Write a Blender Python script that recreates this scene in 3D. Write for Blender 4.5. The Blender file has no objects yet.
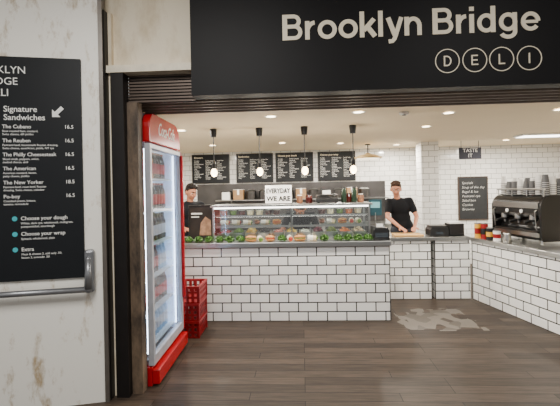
import bpy, bmesh, math, random
from mathutils import Vector, Matrix, Euler
random.seed(7)
S=bpy.context.scene
COL=S.collection
# ------------------------------------------------------------------ materials
def lin(c):
    return tuple(((x/12.92) if x<=0.04045 else ((x+0.055)/1.055)**2.4) for x in c)
def hexc(r,g,b): return lin((r/255,g/255,b/255))
MATS={}
def mat(name,rgb,rough=0.5,metal=0.0,var=0.12,scale=12,emit=0,ecol=None,bump=0.0,spec=0.5,stretch=None,trans=0):
    if name in MATS: return MATS[name]
    m=bpy.data.materials.new(name); m.use_nodes=True
    nt=m.node_tree; b=nt.nodes['Principled BSDF']
    c=hexc(*rgb)
    tc=nt.nodes.new('ShaderNodeTexCoord'); nz=nt.nodes.new('ShaderNodeTexNoise')
    nz.inputs['Scale'].default_value=scale; nz.inputs['Detail'].default_value=4
    if stretch:
        mp=nt.nodes.new('ShaderNodeMapping'); mp.inputs['Scale'].default_value=stretch
        nt.links.new(tc.outputs['Object'],mp.inputs[0]); nt.links.new(mp.outputs[0],nz.inputs[0])
    else: nt.links.new(tc.outputs['Object'],nz.inputs[0])
    r=nt.nodes.new('ShaderNodeValToRGB')
    r.color_ramp.elements[0].position=0.3; r.color_ramp.elements[1].position=0.7
    r.color_ramp.elements[0].color=(*[x*(1-var) for x in c],1)
    r.color_ramp.elements[1].color=(*[min(1,x*(1+var)) for x in c],1)
    nt.links.new(nz.outputs[0],r.inputs[0]); nt.links.new(r.outputs[0],b.inputs['Base Color'])
    b.inputs['Roughness'].default_value=rough; b.inputs['Metallic'].default_value=metal
    b.inputs['Specular IOR Level'].default_value=spec
    if emit:
        b.inputs['Emission Color'].default_value=(*(hexc(*ecol) if ecol else c),1)
        b.inputs['Emission Strength'].default_value=emit
    if bump:
        bp=nt.nodes.new('ShaderNodeBump'); bp.inputs['Strength'].default_value=bump
        nt.links.new(nz.outputs[0],bp.inputs['Height']); nt.links.new(bp.outputs[0],b.inputs['Normal'])
    MATS[name]=m; return m
def glass(name,tint=(0.95,0.97,0.97),fac=0.07,rough=0.03):
    m=bpy.data.materials.new(name); m.use_nodes=True; nt=m.node_tree; nt.nodes.clear()
    o=nt.nodes.new('ShaderNodeOutputMaterial'); mx=nt.nodes.new('ShaderNodeMixShader')
    t=nt.nodes.new('ShaderNodeBsdfTransparent'); g=nt.nodes.new('ShaderNodeBsdfGlossy')
    t.inputs[0].default_value=(*tint,1); g.inputs['Roughness'].default_value=rough
    mx.inputs[0].default_value=fac
    nt.links.new(t.outputs[0],mx.inputs[1]); nt.links.new(g.outputs[0],mx.inputs[2])
    nt.links.new(mx.outputs[0],o.inputs[0]); return m
def tilemat(name,tile=(252,252,250),grout=(34,33,33),w=0.23,h=0.111,ms=0.0068,rough=0.12):
    m=bpy.data.materials.new(name); m.use_nodes=True; nt=m.node_tree; b=nt.nodes['Principled BSDF']
    tc=nt.nodes.new('ShaderNodeTexCoord'); sp=nt.nodes.new('ShaderNodeSeparateXYZ'); ad=nt.nodes.new('ShaderNodeMath'); cb=nt.nodes.new('ShaderNodeCombineXYZ')
    nt.links.new(tc.outputs['Object'],sp.inputs[0]); nt.links.new(sp.outputs[0],ad.inputs[0]); nt.links.new(sp.outputs[1],ad.inputs[1])
    nt.links.new(ad.outputs[0],cb.inputs[0]); nt.links.new(sp.outputs[2],cb.inputs[1])
    br=nt.nodes.new('ShaderNodeTexBrick'); br.inputs['Scale'].default_value=1
    br.inputs['Mortar Size'].default_value=ms; br.inputs['Brick Width'].default_value=w; br.inputs['Row Height'].default_value=h
    c=hexc(*tile); br.inputs['Color1'].default_value=(*c,1); br.inputs['Color2'].default_value=(*[x*0.94 for x in c],1)
    br.inputs['Mortar'].default_value=(*hexc(*grout),1)
    nt.links.new(cb.outputs[0],br.inputs[0]); nt.links.new(br.outputs[0],b.inputs['Base Color'])
    b.inputs['Roughness'].default_value=rough
    bp=nt.nodes.new('ShaderNodeBump'); bp.inputs['Strength'].default_value=0.3; bp.inputs['Distance'].default_value=0.004; bp.invert=True
    nt.links.new(br.outputs['Fac'],bp.inputs['Height']); nt.links.new(bp.outputs[0],b.inputs['Normal'])
    return m
def floormat():
    m=bpy.data.materials.new('floor_planks'); m.use_nodes=True; nt=m.node_tree; b=nt.nodes['Principled BSDF']
    N=nt.nodes.new; L=nt.links.new
    tc=N('ShaderNodeTexCoord')
    br=N('ShaderNodeTexBrick'); br.inputs['Scale'].default_value=1; br.inputs['Brick Width'].default_value=1.15; br.inputs['Row Height'].default_value=0.125
    br.inputs['Mortar Size'].default_value=0.003; br.offset=0.37; br.offset_frequency=3
    br.inputs['Color1'].default_value=(*hexc(49,41,35),1); br.inputs['Color2'].default_value=(*hexc(76,65,56),1); br.inputs['Mortar'].default_value=(*hexc(16,13,12),1)
    L(tc.outputs['Object'],br.inputs[0])
    mp=N('ShaderNodeMapping'); mp.inputs['Scale'].default_value=(1.5,22,1); L(tc.outputs['Object'],mp.inputs[0])
    nz=N('ShaderNodeTexNoise'); nz.inputs['Scale'].default_value=2.2; nz.inputs['Detail'].default_value=8; nz.inputs['Roughness'].default_value=0.65; L(mp.outputs[0],nz.inputs[0])
    r=N('ShaderNodeValToRGB'); r.color_ramp.elements[0].position=0.3; r.color_ramp.elements[1].position=0.72
    r.color_ramp.elements[0].color=(0.4,0.4,0.4,1); r.color_ramp.elements[1].color=(1.45,1.42,1.4,1); L(nz.outputs[0],r.inputs[0])
    mx=N('ShaderNodeMixRGB'); mx.blend_type='MULTIPLY'; mx.inputs[0].default_value=1; L(br.outputs[0],mx.inputs[1]); L(r.outputs[0],mx.inputs[2])
    n2=N('ShaderNodeTexVoronoi'); n2.inputs['Scale'].default_value=7; L(tc.outputs['Object'],n2.inputs['Vector'])
    s2=N('ShaderNodeSeparateColor'); L(n2.outputs['Color'],s2.inputs[0])
    s=N('ShaderNodeSeparateXYZ'); L(tc.outputs['Object'],s.inputs[0])
    def ax(o,c,h):
        a=N('ShaderNodeMath'); a.operation='SUBTRACT'; L(o,a.inputs[0]); a.inputs[1].default_value=c
        d=N('ShaderNodeMath'); d.operation='ABSOLUTE'; L(a.outputs[0],d.inputs[0])
        e=N('ShaderNodeMath'); e.operation='DIVIDE'; L(d.outputs[0],e.inputs[0]); e.inputs[1].default_value=h; return e.outputs[0]
    mxm=N('ShaderNodeMath'); mxm.operation='MAXIMUM'; L(ax(s.outputs[0],1.57,0.42),mxm.inputs[0]); L(ax(s.outputs[1],4.88,0.38),mxm.inputs[1])
    sc_=N('ShaderNodeMath'); sc_.operation='MULTIPLY'; L(s2.outputs[0],sc_.inputs[0]); sc_.inputs[1].default_value=0.6
    ad=N('ShaderNodeMath'); ad.operation='ADD'; L(mxm.outputs[0],ad.inputs[0]); L(sc_.outputs[0],ad.inputs[1])
    lt=N('ShaderNodeMath'); lt.operation='LESS_THAN'; L(ad.outputs[0],lt.inputs[0]); lt.inputs[1].default_value=1.15
    r3=N('ShaderNodeValToRGB'); r3.color_ramp.interpolation='CONSTANT'; r3.color_ramp.elements[0].position=0.0; r3.color_ramp.elements[1].position=0.55
    r3.color_ramp.elements[0].color=(*hexc(104,98,91),1); r3.color_ramp.elements[1].color=(*hexc(66,59,53),1)
    e3=r3.color_ramp.elements.new(0.8); e3.color=(*hexc(86,80,74),1); L(s2.outputs[1],r3.inputs[0])
    m2=N('ShaderNodeMixRGB'); L(lt.outputs[0],m2.inputs[0]); L(mx.outputs[0],m2.inputs[1]); L(r3.outputs[0],m2.inputs[2])
    L(m2.outputs[0],b.inputs['Base Color']); b.inputs['Roughness'].default_value=0.46; b.inputs['Specular IOR Level'].default_value=0.2
    bp=N('ShaderNodeBump'); bp.inputs['Strength'].default_value=0.15; L(nz.outputs[0],bp.inputs['Height']); L(bp.outputs[0],b.inputs['Normal'])
    return m
def grimy(name,base=(226,220,205),dirt=(168,152,128),thr=0.60,scale=2.5,rough=0.6,soft=0.13):
    m=bpy.data.materials.new(name); m.use_nodes=True; nt=m.node_tree; b=nt.nodes['Principled BSDF']
    N=nt.nodes.new; L=nt.links.new
    tc=N('ShaderNodeTexCoord'); mp=N('ShaderNodeMapping'); mp.inputs['Scale'].default_value=(1.6,1.6,0.7); L(tc.outputs['Object'],mp.inputs[0])
    nz=N('ShaderNodeTexNoise'); nz.inputs['Scale'].default_value=scale; nz.inputs['Detail'].default_value=9; nz.inputs['Roughness'].default_value=0.7; L(mp.outputs[0],nz.inputs[0])
    r=N('ShaderNodeValToRGB'); r.color_ramp.elements[0].position=thr-soft; r.color_ramp.elements[1].position=thr+soft
    r.color_ramp.elements[0].color=(*hexc(*base),1); r.color_ramp.elements[1].color=(*hexc(*dirt),1); L(nz.outputs[0],r.inputs[0])
    L(r.outputs[0],b.inputs['Base Color']); b.inputs['Roughness'].default_value=rough
    return m
# ------------------------------------------------------------------ geometry helpers
class B:
    def __init__(s): s.bm=bmesh.new()
    def box(s,x0,x1,y0,y1,z0,z1,M=None):
        r=bmesh.ops.create_cube(s.bm,size=1)['verts']
        for v in r:
            v.co=Vector(((x0+x1)/2+v.co.x*(x1-x0),(y0+y1)/2+v.co.y*(y1-y0),(z0+z1)/2+v.co.z*(z1-z0)))
            if M: v.co=M@v.co
        return s
    def cyl(s,p0,p1,r0,r1=None,seg=20):
        p0=Vector(p0);p1=Vector(p1); r1=r0 if r1 is None else r1
        d=p1-p0; q=Vector((0,0,1)).rotation_difference(d.normalized()).to_matrix().to_4x4()
        M=Matrix.Translation((p0+p1)/2)@q
        bmesh.ops.create_cone(s.bm,cap_ends=True,segments=seg,radius1=max(r0,1e-4),radius2=max(r1,1e-4),depth=d.length,matrix=M); return s
    def sph(s,c,sc,R=None,u=16,v=10):
        if not isinstance(sc,(tuple,list)): sc=(sc,sc,sc)
        M=Matrix.Translation(Vector(c))@(R.to_4x4() if R else Matrix.Identity(4))@Matrix.Diagonal((*sc,1))
        bmesh.ops.create_uvsphere(s.bm,u_segments=u,v_segments=v,radius=1,matrix=M); return s
    def cap(s,p0,p1,r0,r1,seg=14):
        s.cyl(p0,p1,r0,r1,seg); s.sph(p0,r0,u=seg,v=8); s.sph(p1,r1,u=seg,v=8); return s
    def lathe(s,prof,c=(0,0,0),seg=20):
        rings=[]
        for r,z in prof:
            rings.append([s.bm.verts.new((c[0]+r*math.cos(2*math.pi*i/seg),c[1]+r*math.sin(2*math.pi*i/seg),c[2]+z)) for i in range(seg)])
        for a,b in zip(rings,rings[1:]):
            for i in range(seg):
                s.bm.faces.new((a[i],a[(i+1)%seg],b[(i+1)%seg],b[i]))
        s.bm.faces.new(rings[0][::-1]); s.bm.faces.new(rings[-1]); return s
    def poly(s,pts,y0,y1):
        a=[s.bm.verts.new((x,y0,z)) for x,z in pts]; b=[s.bm.verts.new((x,y1,z)) for x,z in pts]
        n=len(pts); s.bm.faces.new(a); s.bm.faces.new(b[::-1])
        for i in range(n): s.bm.faces.new((a[i],b[i],b[(i+1)%n],a[(i+1)%n]))
        bmesh.ops.recalc_face_normals(s.bm,faces=s.bm.faces); return s
    def ring(s,c,R,r,axis='Y',seg=40):
        vs=[]
        for i in range(seg):
            a=2*math.pi*i/seg; ca,sa=math.cos(a),math.sin(a)
            row=[]
            for rr,dy in((R,0),(R-r,0),(R-r,.004),(R,.004)):
                if axis=='Y': row.append(s.bm.verts.new((c[0]+rr*ca,c[1]+dy,c[2]+rr*sa)))
                else: row.append(s.bm.verts.new((c[0]+rr*ca,c[1]+rr*sa,c[2]+dy)))
            vs.append(row)
        for i in range(seg):
            a=vs[i]; b=vs[(i+1)%seg]
            for k in range(4): s.bm.faces.new((a[k],a[(k+1)%4],b[(k+1)%4],b[k]))
        bmesh.ops.recalc_face_normals(s.bm,faces=s.bm.faces); return s
    def stroke(s,pts,w,T,depth=0.006,closed=False):
        P=[Vector(p) for p in pts]; n=len(P); rows=[]
        for i in range(n):
            if closed: a=P[i-1]; c=P[(i+1)%n]
            else: a=P[max(i-1,0)]; c=P[min(i+1,n-1)]
            d=(c-a).normalized(); nn=Vector((-d.y,d.x))*w/2
            l=T(P[i]+nn); r=T(P[i]-nn)
            rows.append([s.bm.verts.new((l[0],-depth,l[1])),s.bm.verts.new((r[0],-depth,r[1])),s.bm.verts.new((r[0],0,r[1])),s.bm.verts.new((l[0],0,l[1]))])
        for i in range(n if closed else n-1):
            a=rows[i]; b=rows[(i+1)%n]
            for k in range(4): s.bm.faces.new((a[k],a[(k+1)%4],b[(k+1)%4],b[k]))
        if not closed: s.bm.faces.new(rows[0]); s.bm.faces.new(rows[-1][::-1])
        return s
def arc(cx,cy,rx,ry,a0,a1,n=16):
    return [(cx+rx*math.cos(math.radians(a0+(a1-a0)*i/n)),cy+ry*math.sin(math.radians(a0+(a1-a0)*i/n))) for i in range(n+1)]
ring_pts=lambda cx,cy,rx,ry:arc(cx,cy,rx,ry,0,360,28)[:-1]
W1=0.168
GL={
'o':(.775,[(ring_pts(.365,.36,.276,.289),.158,True)]),
'l':(.285,[([(.1,0),(.1,1)],W1,False)]),
'i':(.285,[([(.1,0),(.1,.72)],W1,False),([(.1,.84),(.1,1)],W1,False)]),
'n':(.745,[([(.1,0),(.1,.72)],W1,False),(arc(.335,.36,.225,.28,165,0)+[(.56,0)],.158,False)]),
'r':(.475,[([(.1,0),(.1,.72)],W1,False),(arc(.385,.33,.27,.318,165,92),.155,False)]),
'd':(.775,[(ring_pts(.335,.36,.248,.289),.153,True),([(.575,0),(.575,1)],W1,False)]),
'g':(.775,[(ring_pts(.335,.37,.248,.279),.152,True),([(.575,.72),(.575,.0)]+arc(.33,.0,.245,.2,0,-158)[1:],.15,False)]),
'y':(.67,[([(.095,.72),(.335,.03)],.172,False),([(.575,.72),(.36,.02),(.31,-.11),(.24,-.19),(.10,-.20)],.155,False)]),
'k':(.68,[([(.1,0),(.1,1)],W1,False),([(.16,.26),(.545,.70)],.172,False),([(.29,.42),(.575,.02)],.182,False)]),
'e':(.73,[(arc(.355,.36,.265,.289,0,322,26),.15,False),([(.14,.345),(.70*.875,.345)],.115,False)]),
'B':(.84,[([(.1,0),(.1,1)],.182,False),([(.1,.925)]+arc(.43,.725,.195,.20,90,-90)+[(.1,.525)],.148,False),([(.1,.525)]+arc(.455,.302,.22,.226,90,-90)+[(.1,.076)],.148,False)]),
' ':(.28,[]),
}
def tag(o,label=None,cat=None,group=None,kind=None):
    if label: o['label']=label
    if cat: o['category']=cat
    if group: o['group']=group
    if kind: o['kind']=kind
def mk(name,b,m,parent=None,label=None,cat=None,loc=(0,0,0),rot=0,group=None,kind=None,bevel=0,smooth=False,remesh=0):
    me=bpy.data.meshes.new(name)
    if isinstance(b,B): b.bm.to_mesh(me); b.bm.free()
    else: me=b
    o=bpy.data.objects.new(name,me); COL.objects.link(o)
    if remesh:
        md=o.modifiers.new('r','REMESH'); md.mode='VOXEL'; md.voxel_size=remesh
        sm=o.modifiers.new('s','SMOOTH'); sm.iterations=3; sm.factor=0.5
        dg=bpy.context.evaluated_depsgraph_get(); nm=bpy.data.meshes.new_from_object(o.evaluated_get(dg))
        o.modifiers.clear(); o.data=nm; me=nm; smooth=True
    me.materials.clear(); me.materials.append(m)
    if smooth:
        for p in me.polygons: p.use_smooth=True
    if bevel:
        md=o.modifiers.new('bevel','BEVEL'); md.width=bevel; md.segments=2; md.limit_method='ANGLE'
    o.location=loc; o.rotation_euler=(0,0,rot)
    if parent: o.parent=parent
    tag(o,label,cat,group,kind); return o
def glyphs(body,width,cap,parent,loc,m):
    tot=sum(GL[c][0] for c in body)-0.09; sx=width/tot; x=0
    for ch in body:
        adv,st=GL[ch]
        if st:
            b=B()
            for k,(pts,w,cl) in enumerate(st):
                b.stroke(pts,w,lambda p,x=x:((p[0]+x)*sx,p[1]*cap),0.006+0.0004*k,cl)
            bmesh.ops.recalc_face_normals(b.bm,faces=b.bm.faces)
            o=mk('sign_letter',b,m,parent); o.location=loc
        x+=adv
def thing(name,label,cat,loc=(0,0,0),rot=0,group=None):
    o=bpy.data.objects.new(name,None); o.empty_display_size=0.05; COL.objects.link(o)
    o.location=loc; o.rotation_euler=(0,0,rot); tag(o,label,cat,group); return o
def dup(o,loc,rot=None,label=None,scale=None):
    n=o.copy(); COL.objects.link(n); n.location=loc
    if rot is not None: n.rotation_euler=(0,0,rot)
    if scale: n.scale=scale
    if label: n['label']=label
    for c in o.children:
        k=c.copy(); COL.objects.link(k); k.parent=n
        for d in c.children:
            q=d.copy(); COL.objects.link(q); q.parent=k
    return n
def text(body,size,m,parent,loc,rot=(math.pi/2,0,0),width=None,bold=0.0,align='LEFT',ext=0.001,shear=0,name='lettering',space=1.0):
    cu=bpy.data.curves.new(name,'FONT'); cu.body=body; cu.size=size; cu.offset=bold; cu.extrude=ext; cu.align_x=align; cu.shear=shear
    cu.resolution_u=3; cu.space_line=space
    t=bpy.data.objects.new('t',cu); COL.objects.link(t)
    dg=bpy.context.evaluated_depsgraph_get(); me=bpy.data.meshes.new_from_object(t.evaluated_get(dg))
    bpy.data.objects.remove(t)
    if width:
        xs=[v.co.x for v in me.vertices]; w=max(xs)-min(xs); k=width/w; x0=min(xs)
        for v in me.vertices: v.co.x=(v.co.x-x0)*k if align=='LEFT' else v.co.x*k
    me.materials.clear(); me.materials.append(m)
    o=bpy.data.objects.new(name,me); COL.objects.link(o); o.location=loc; o.rotation_euler=rot; o.parent=parent; return o
R=math.radians
# ------------------------------------------------------------------ palette
white_tile=tilemat('white_metro_tile'); wall_tile=tilemat('wall_metro_tile',grout=(140,137,132),tile=(242,241,237),w=0.2,h=0.1,ms=0.004)
steel=mat('brushed_steel',(190,190,188),0.28,1.0,0.06,40,stretch=(1,30,30))
dsteel=mat('dark_steel',(80,78,77),0.35,0.9)
black=mat('black_paint',(14,14,15),0.3,var=0.1); blackm=mat('black_plastic',(20,20,22),0.45)
signblack=mat('sign_black',(18,17,19),0.5,var=0.06,scale=3,spec=0.2)
cream=mat('cream_letter',(246,234,208),0.5,var=0.03)
whitep=mat('white_print',(242,242,238),0.5,var=0.02); teal=mat('teal_print',(60,180,190),0.5)
red=mat('red_enamel',(168,8,20),0.25,var=0.06); redp=mat('red_plastic',(140,12,18),0.4)
ceilm=mat('ceiling_paint',(242,224,190),0.7,var=0.02,scale=2)
plaster=grimy('stained_plaster',(242,230,206),(200,178,142),0.60,2.2)
postm=grimy('grimy_post',(112,94,76),(40,33,28),0.50,4.0)
doorpaint=grimy('dirty_white_paint',(248,245,236),(180,158,124),0.60,3.4,0.4,0.06)
darkbrown=mat('dark_brown_steel',(22,18,17),0.5,0.2,0.2)
slatm=mat('shutter_bronze',(92,80,72),0.4,0.5,0.1)
slat2=mat('grille_bronze_lightened',(128,112,100),0.45,0.1,0.1)  # lighter copy of the shutter bronze, making up for scarce light from below
wood=mat('board_wood',(206,160,96),0.5,var=0.15,scale=6,stretch=(1,12,12))
gl=glass('clear_glass',fac=0.09)
def emis(name,rgb,s): return mat(name,rgb,0.4,var=0.01,emit=s,ecol=rgb)
lampw=emis('lamp_warm',(255,238,206),14); lampc=emis('lamp_white',(255,250,240),8)
skinm=mat('skin',(186,128,102),0.55,var=0.05,scale=20,spec=0.3); skin2=mat('tan_skin',(168,114,88),0.55,var=0.05,scale=20,spec=0.3)
# ------------------------------------------------------------------ room
ZC=2.36
mk('floor',B().box(-5,6,-2.5,8.4,-0.1,0),floormat(),kind='structure')
mk('ceiling',B().box(-2.75,6,3.52,8.4,ZC,ZC+0.08),ceilm,kind='structure')
mk('wall_back',B().box(-2.75,6,8.2,8.35,0,ZC),wall_tile,kind='structure')
mk('wall_interior_left',B().box(-2.75,-2.6,3.3,8.2,0,ZC),wall_tile,kind='structure')
mk('wall_right',B().box(5.3,5.45,3.3,8.2,0,ZC),wall_tile,kind='structure')
mk('wall_column',B().box(2.12,2.42,7.15,7.45,0,ZC),wall_tile,kind='structure')
mk('wall_front',B().box(-1.52,-0.81,3.1,3.3,2.56,3.5),plaster,kind='structure')
mk('wall_front_header',B().box(-0.81,3.3,3.12,3.3,2.38,3.5),plaster,kind='structure')
mk('wall_front_left',B().box(-2.9,-1.52,3.14,3.3,0,3.5),plaster,kind='structure')
mk('wall_front_right',B().box(3.3,6,3.1,3.3,0,3.5),plaster,kind='structure')
mk('ceiling_corridor',B().box(-5,6,-2.5,3.3,3.5,3.6),mat('corridor_ceiling',(205,200,190),0.8,var=0.03),kind='structure')
mk('trim_1',B().box(-1.52,-0.81,3.02,3.12,2.52,2.575),mat('pale_trim',(236,226,204),0.5),kind='structure')
mk('trim_2',B().box(-1.46,-1.36,3.03,3.13,0,2.52).box(-1.50,-1.486,3.0,3.1,0,3.0),darkbrown,kind='structure')
mk('trim_3',B().box(-1.36,-1.275,3.09,3.18,0,2.3),postm,kind='structure')
mk('trim_7',B().box(-1.486,-1.46,3.06,3.12,0,3.0),plaster,kind='structure')
b=B()
for i in range(9): b.box(-1.36,-0.82,3.125,3.14,2.305+i*0.025,2.320+i*0.025)
rs=thing('roller_shutter','dark bronze ribbed metal roller shutter above the shop opening','shutter',(0,0,0))
mk('shutter_slats',b,slatm,rs); mk('shutter_backing',B().box(-1.36,-0.82,3.14,3.16,2.30,2.51),darkbrown,rs)
# grille strip: ribs under the sign box, with a ribbed rear face seen from below
b=B()
for i in range(6): b.box(-1.36,3.3,3.14+i*0.064,3.162+i*0.064,2.322-i*0.010,2.348)
mk('trim_5',b,slat2,kind='structure')
mk('trim_6',B().box(-1.46,3.3,3.165,3.52,2.345,2.36),darkbrown,kind='structure')
TH=R(14.2); PIV=Vector((-1.49,2.98,0))
def LW(x,y,z): 
    return (PIV.x+x*math.cos(TH)-y*math.sin(TH),PIV.y+x*math.sin(TH)+y*math.cos(TH),z)
mk('wall_left',B().box(-2.6,-0.03,0,0.08,0,3.4),doorpaint,loc=PIV,rot=TH,kind='structure')
mk('trim_4',B().box(-0.03,0.0,-0.012,0.08,0,3.4),mat('grey_edge',(104,98,92),0.4,0.4),loc=PIV,rot=TH,kind='structure')
# ------------------------------------------------------------------ wall menu board
mb=thing('menu_board','tall black wall menu board with white sandwich list and prices','menu board',LW(-0.525,-0.001,0.96),TH)
boardm=mat('board_black',(22,25,29),0.5,var=0.08,scale=4,spec=0.3)
mk('board_panel',B().box(-0.46,0.37,-0.02,0,0,1.64),boardm,mb,bevel=0.003)
X0=-0.165; YF=-0.022
def zt(v): return 1.6-(v-192)*0.00755-0.96
for s,v,xr in(('BROOKLYN',76,0.0),('BRIDGE',87,-0.055),('DELI',98,-0.115)):
    text(s,0.076,whitep,mb,(xr,YF,zt(v)),bold=0.0,align='RIGHT')
text('Signature',0.060,whitep,mb,(X0+.01,YF,zt(113)),bold=0.0004); text('Sandwiches',0.060,whitep,mb,(X0+.01,YF,zt(121)),bold=0.0004)
ar=B(); 
Mx=Matrix.Translation((0.205,0,zt(113)))@Matrix.Rotation(R(-45),4,'Y')
pts=[(-0.05,0),(-0.01,0.04),(-0.01,0.014),(0.05,0.014),(0.05,-0.014),(-0.01,-0.014),(-0.01,-0.04)]
ar.poly([tuple((Mx@Vector((x,0,z))).xz) for x,z in pts],YF-0.001,YF+0.001)
mk('arrow_mark',ar,whitep,mb)
items=[('The Cubano','16.5',129,'Slow roasted ham, mustard,\nSwiss cheese, dill pickles'),('The Reuben','16.5',142.5,'Pastrami beef, housemade Russian dressing,\nSwiss cheese, sauerkraut, pickle, NY rye'),
('The Philly Cheesesteak','16.5',156,'Sliced steak, peppers, onion,\nmelted cheese, aioli'),('The American','16.5',169.5,'American mustard, bacon,\npatty cheese, pickles'),
('The New Yorker','18.5',183,'Pastrami beef, roast beef, Russian\ndressing, Swiss cheese, coleslaw'),('Po-boy','16.5',196.5,'Crumbed prawn, lettuce,\ntomato, remoulade')]
for n,p,v,d in items:
    text(n,0.038,whitep,mb,(X0,YF,zt(v)),bold=0.0003); text(p,0.038,whitep,mb,(0.25,YF,zt(v)),bold=0.0003)
    text(d,0.021,whitep,mb,(X0,YF,zt(v+3.6)),space=1.1)
for n,v,d in(('Choose your dough',218,'White, dark rye, wholemeal, multigrain,\npumpernickel, sourdough'),('Choose your wrap',233,'Spinach, wholemeal, plain'),('Extra',248,'Meat & cheese 2, add only .50,\nbacon 3, avocado .50')):
    text(n,0.039,whitep,mb,(-0.055,YF,zt(v)),bold=0.0003); text(d,0.022,whitep,mb,(-0.055,YF,zt(v+4)),space=1.1)
    mk('bullet_mark',B().cyl((-0.095,YF-0.001,zt(v)+0.012),(-0.095,YF+0.001,zt(v)+0.012),0.018),teal,mb)
pb=thing('push_bar','grey metal panic push bar on the dirty white door panel','door bar',LW(-0.13,-0.001,0.88),TH)
alu=mat('aluminium_grey',(140,142,146),0.35,0.7)
mk('bar_bracket',B().box(-0.02,0.05,-0.06,0,-0.03,0.29),alu,pb,bevel=0.02)
mk('bar_tube',B().cyl((-1.2,-0.075,0.0),(0.02,-0.075,0.0),0.022),alu,pb,smooth=True)
mk('bar_arm',B().cap((0.012,-0.075,0.0),(0.012,-0.06,0.22),0.028,0.022),alu,pb,smooth=True)
mk('bar_rose',B().cyl((-0.9,-0.075,0.0),(-0.9,0,0.0),0.018),alu,pb)
# ------------------------------------------------------------------ shop sign
sg=thing('shop_sign','wide black fascia sign with cream shop lettering','sign',(0.75,3.1,2.31))
mk('sign_panel',B().box(-1.56,2.54,-0.12,0.018,0,1.0),signblack,sg)
glyphs('Brooklyn Bridge',1.85,0.19,sg,(-0.865,-0.12,0.387),cream)
for i,(x,ch) in enumerate(((1.085,'D'),(1.28,'E'),(1.47,'L'),(1.665,'I'))):
    mk('ring_mark',B().ring((x-0.75,-0.125,0.19),0.088,0.006),cream,sg)
    h=0.074; c=(x-0.75,0.19-h/2); T=lambda p,c=c:(c[0]+p[0]*h,c[1]+p[1]*h)
    st={'D':[[(-.28,0),(-.28,1)],[(-.28,.95)]+arc(-.05,.5,.38,.45,90,-90)+[(-.28,.05)]],'E':[[(-.26,0),(-.26,1)],[(-.26,.94),(.3,.94)],[(-.26,.5),(.26,.5)],[(-.26,.06),(.32,.06)]],'L':[[(-.22,0),(-.22,1)],[(-.22,.06),(.32,.06)]],'I':[[(0,0),(0,1)]]}[ch]
    b=B()
    for k,p in enumerate(st): b.stroke(p,0.12,T,0.006+0.0004*k)
    bmesh.ops.recalc_face_normals(b.bm,faces=b.bm.faces)
    o=mk('sign_letter',b,cream,sg); o.location=(0,-0.12,0)
# ------------------------------------------------------------------ drinks fridge
FRX=-1.242; FRR=R(1.2)
FR=thing('drinks_fridge','tall red glass-door drinks fridge with a soft drink logo header','fridge',(FRX,3.2,0),FRR)
H=2.25; DT=H-0.25
silver=mat('fridge_silver',(180,182,190),0.35,0.3)
inner=mat('fridge_inner_glow',(226,234,246),0.5,var=0.02,emit=0.7,ecol=(212,228,255))  # liner walls emit a bluish glow themselves, standing in for light on them
mk('fridge_cabinet',B().box(-0.68,-0.66,0,0.88,0.16,H).box(-0.66,-0.05,0,0.02,0.16,H).box(-0.66,-0.05,0.86,0.88,0.16,H).box(-0.66,-0.05,0.02,0.86,DT,H).box(-0.66,-0.05,0.02,0.86,0.16,0.2),mat('cabinet_grey',(130,128,130),0.4),FR,bevel=0.004)
mk('fridge_liner',B().box(-0.655,-0.64,0.022,0.858,0.2,DT).box(-0.64,-0.055,0.845,0.858,0.2,DT).box(-0.64,-0.055,0.022,0.035,0.2,DT),inner,FR)
hd_=B()
a=[(0.0,DT),(0.88,DT)]+[(0.88-0.17+0.17*math.cos(R(t)),H-0.17+0.17*math.sin(R(t))) for t in range(0,91,15)]+[(0.12-0.12*math.sin(R(t)),H-0.12+0.12*math.cos(R(t))) for t in range(0,91,15)]
hd_.poly([(y,z) for y,z in a],-0.02,0.05)
for v in hd_.bm.verts: v.co=Vector((-v.co.y,v.co.x,v.co.z))
bmesh.ops.recalc_face_normals(hd_.bm,faces=hd_.bm.faces)
mk('fridge_header',hd_,red,FR,bevel=0.012)
text('Coca-Cola',0.16,whitep,FR,(0.0215,0.22,H-0.17),rot=(math.pi/2,0,math.pi/2),width=0.46,bold=0.001,shear=0.35)
mk('fridge_base',B().box(-0.66,0.0,0,0.88,0.0,0.16).box(0.0,0.06,0.0,0.88,0.02,0.14),red,FR,bevel=0.008)
dr=mk('fridge_door',B().box(-0.03,0.02,0.0,0.04,0.17,DT-.01).box(-0.03,0.02,0.84,0.88,0.17,DT-.01).box(-0.03,0.02,0.04,0.84,0.17,0.25).box(-0.03,0.02,0.04,0.84,DT-0.05,DT-.01),silver,FR,bevel=0.004)
mk('door_glass',B().box(-0.012,-0.004,0.04,0.84,0.25,DT-0.05),glass('fridge_glass',(0.86,0.93,1.0),0.26,0.12),dr)
mk('door_handle',B().box(0.02,0.05,0.845,0.875,0.5,1.95),red,dr,bevel=0.008)
mk('door_edge',B().box(-0.03,0.024,0.88,0.9,0.17,DT-.01),red,dr)
shz=(0.26,0.55,0.84,1.13,1.42,1.71)
for z in shz:
    mk('fridge_shelf',B().box(-0.6,-0.06,0.04,0.84,z-0.012,z),whitep,FR)
mk('light_strip',B().box(-0.05,-0.04,0.82,0.84,0.25,1.95).box(-0.05,-0.04,0.04,0.06,0.25,1.95),emis('fridge_led',(225,238,255),11),FR)
cola=mat('cola_brown',(60,18,14),0.15); lab=mat('label_red',(222,20,30),0.4); orange=mat('orange_drink',(240,130,30),0.2); lblw=mat('label_white',(235,225,225),0.4); capm=mat('cap_red',(190,20,20),0.4)
water=mat('water_blue',(170,205,235),0.1)
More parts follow.
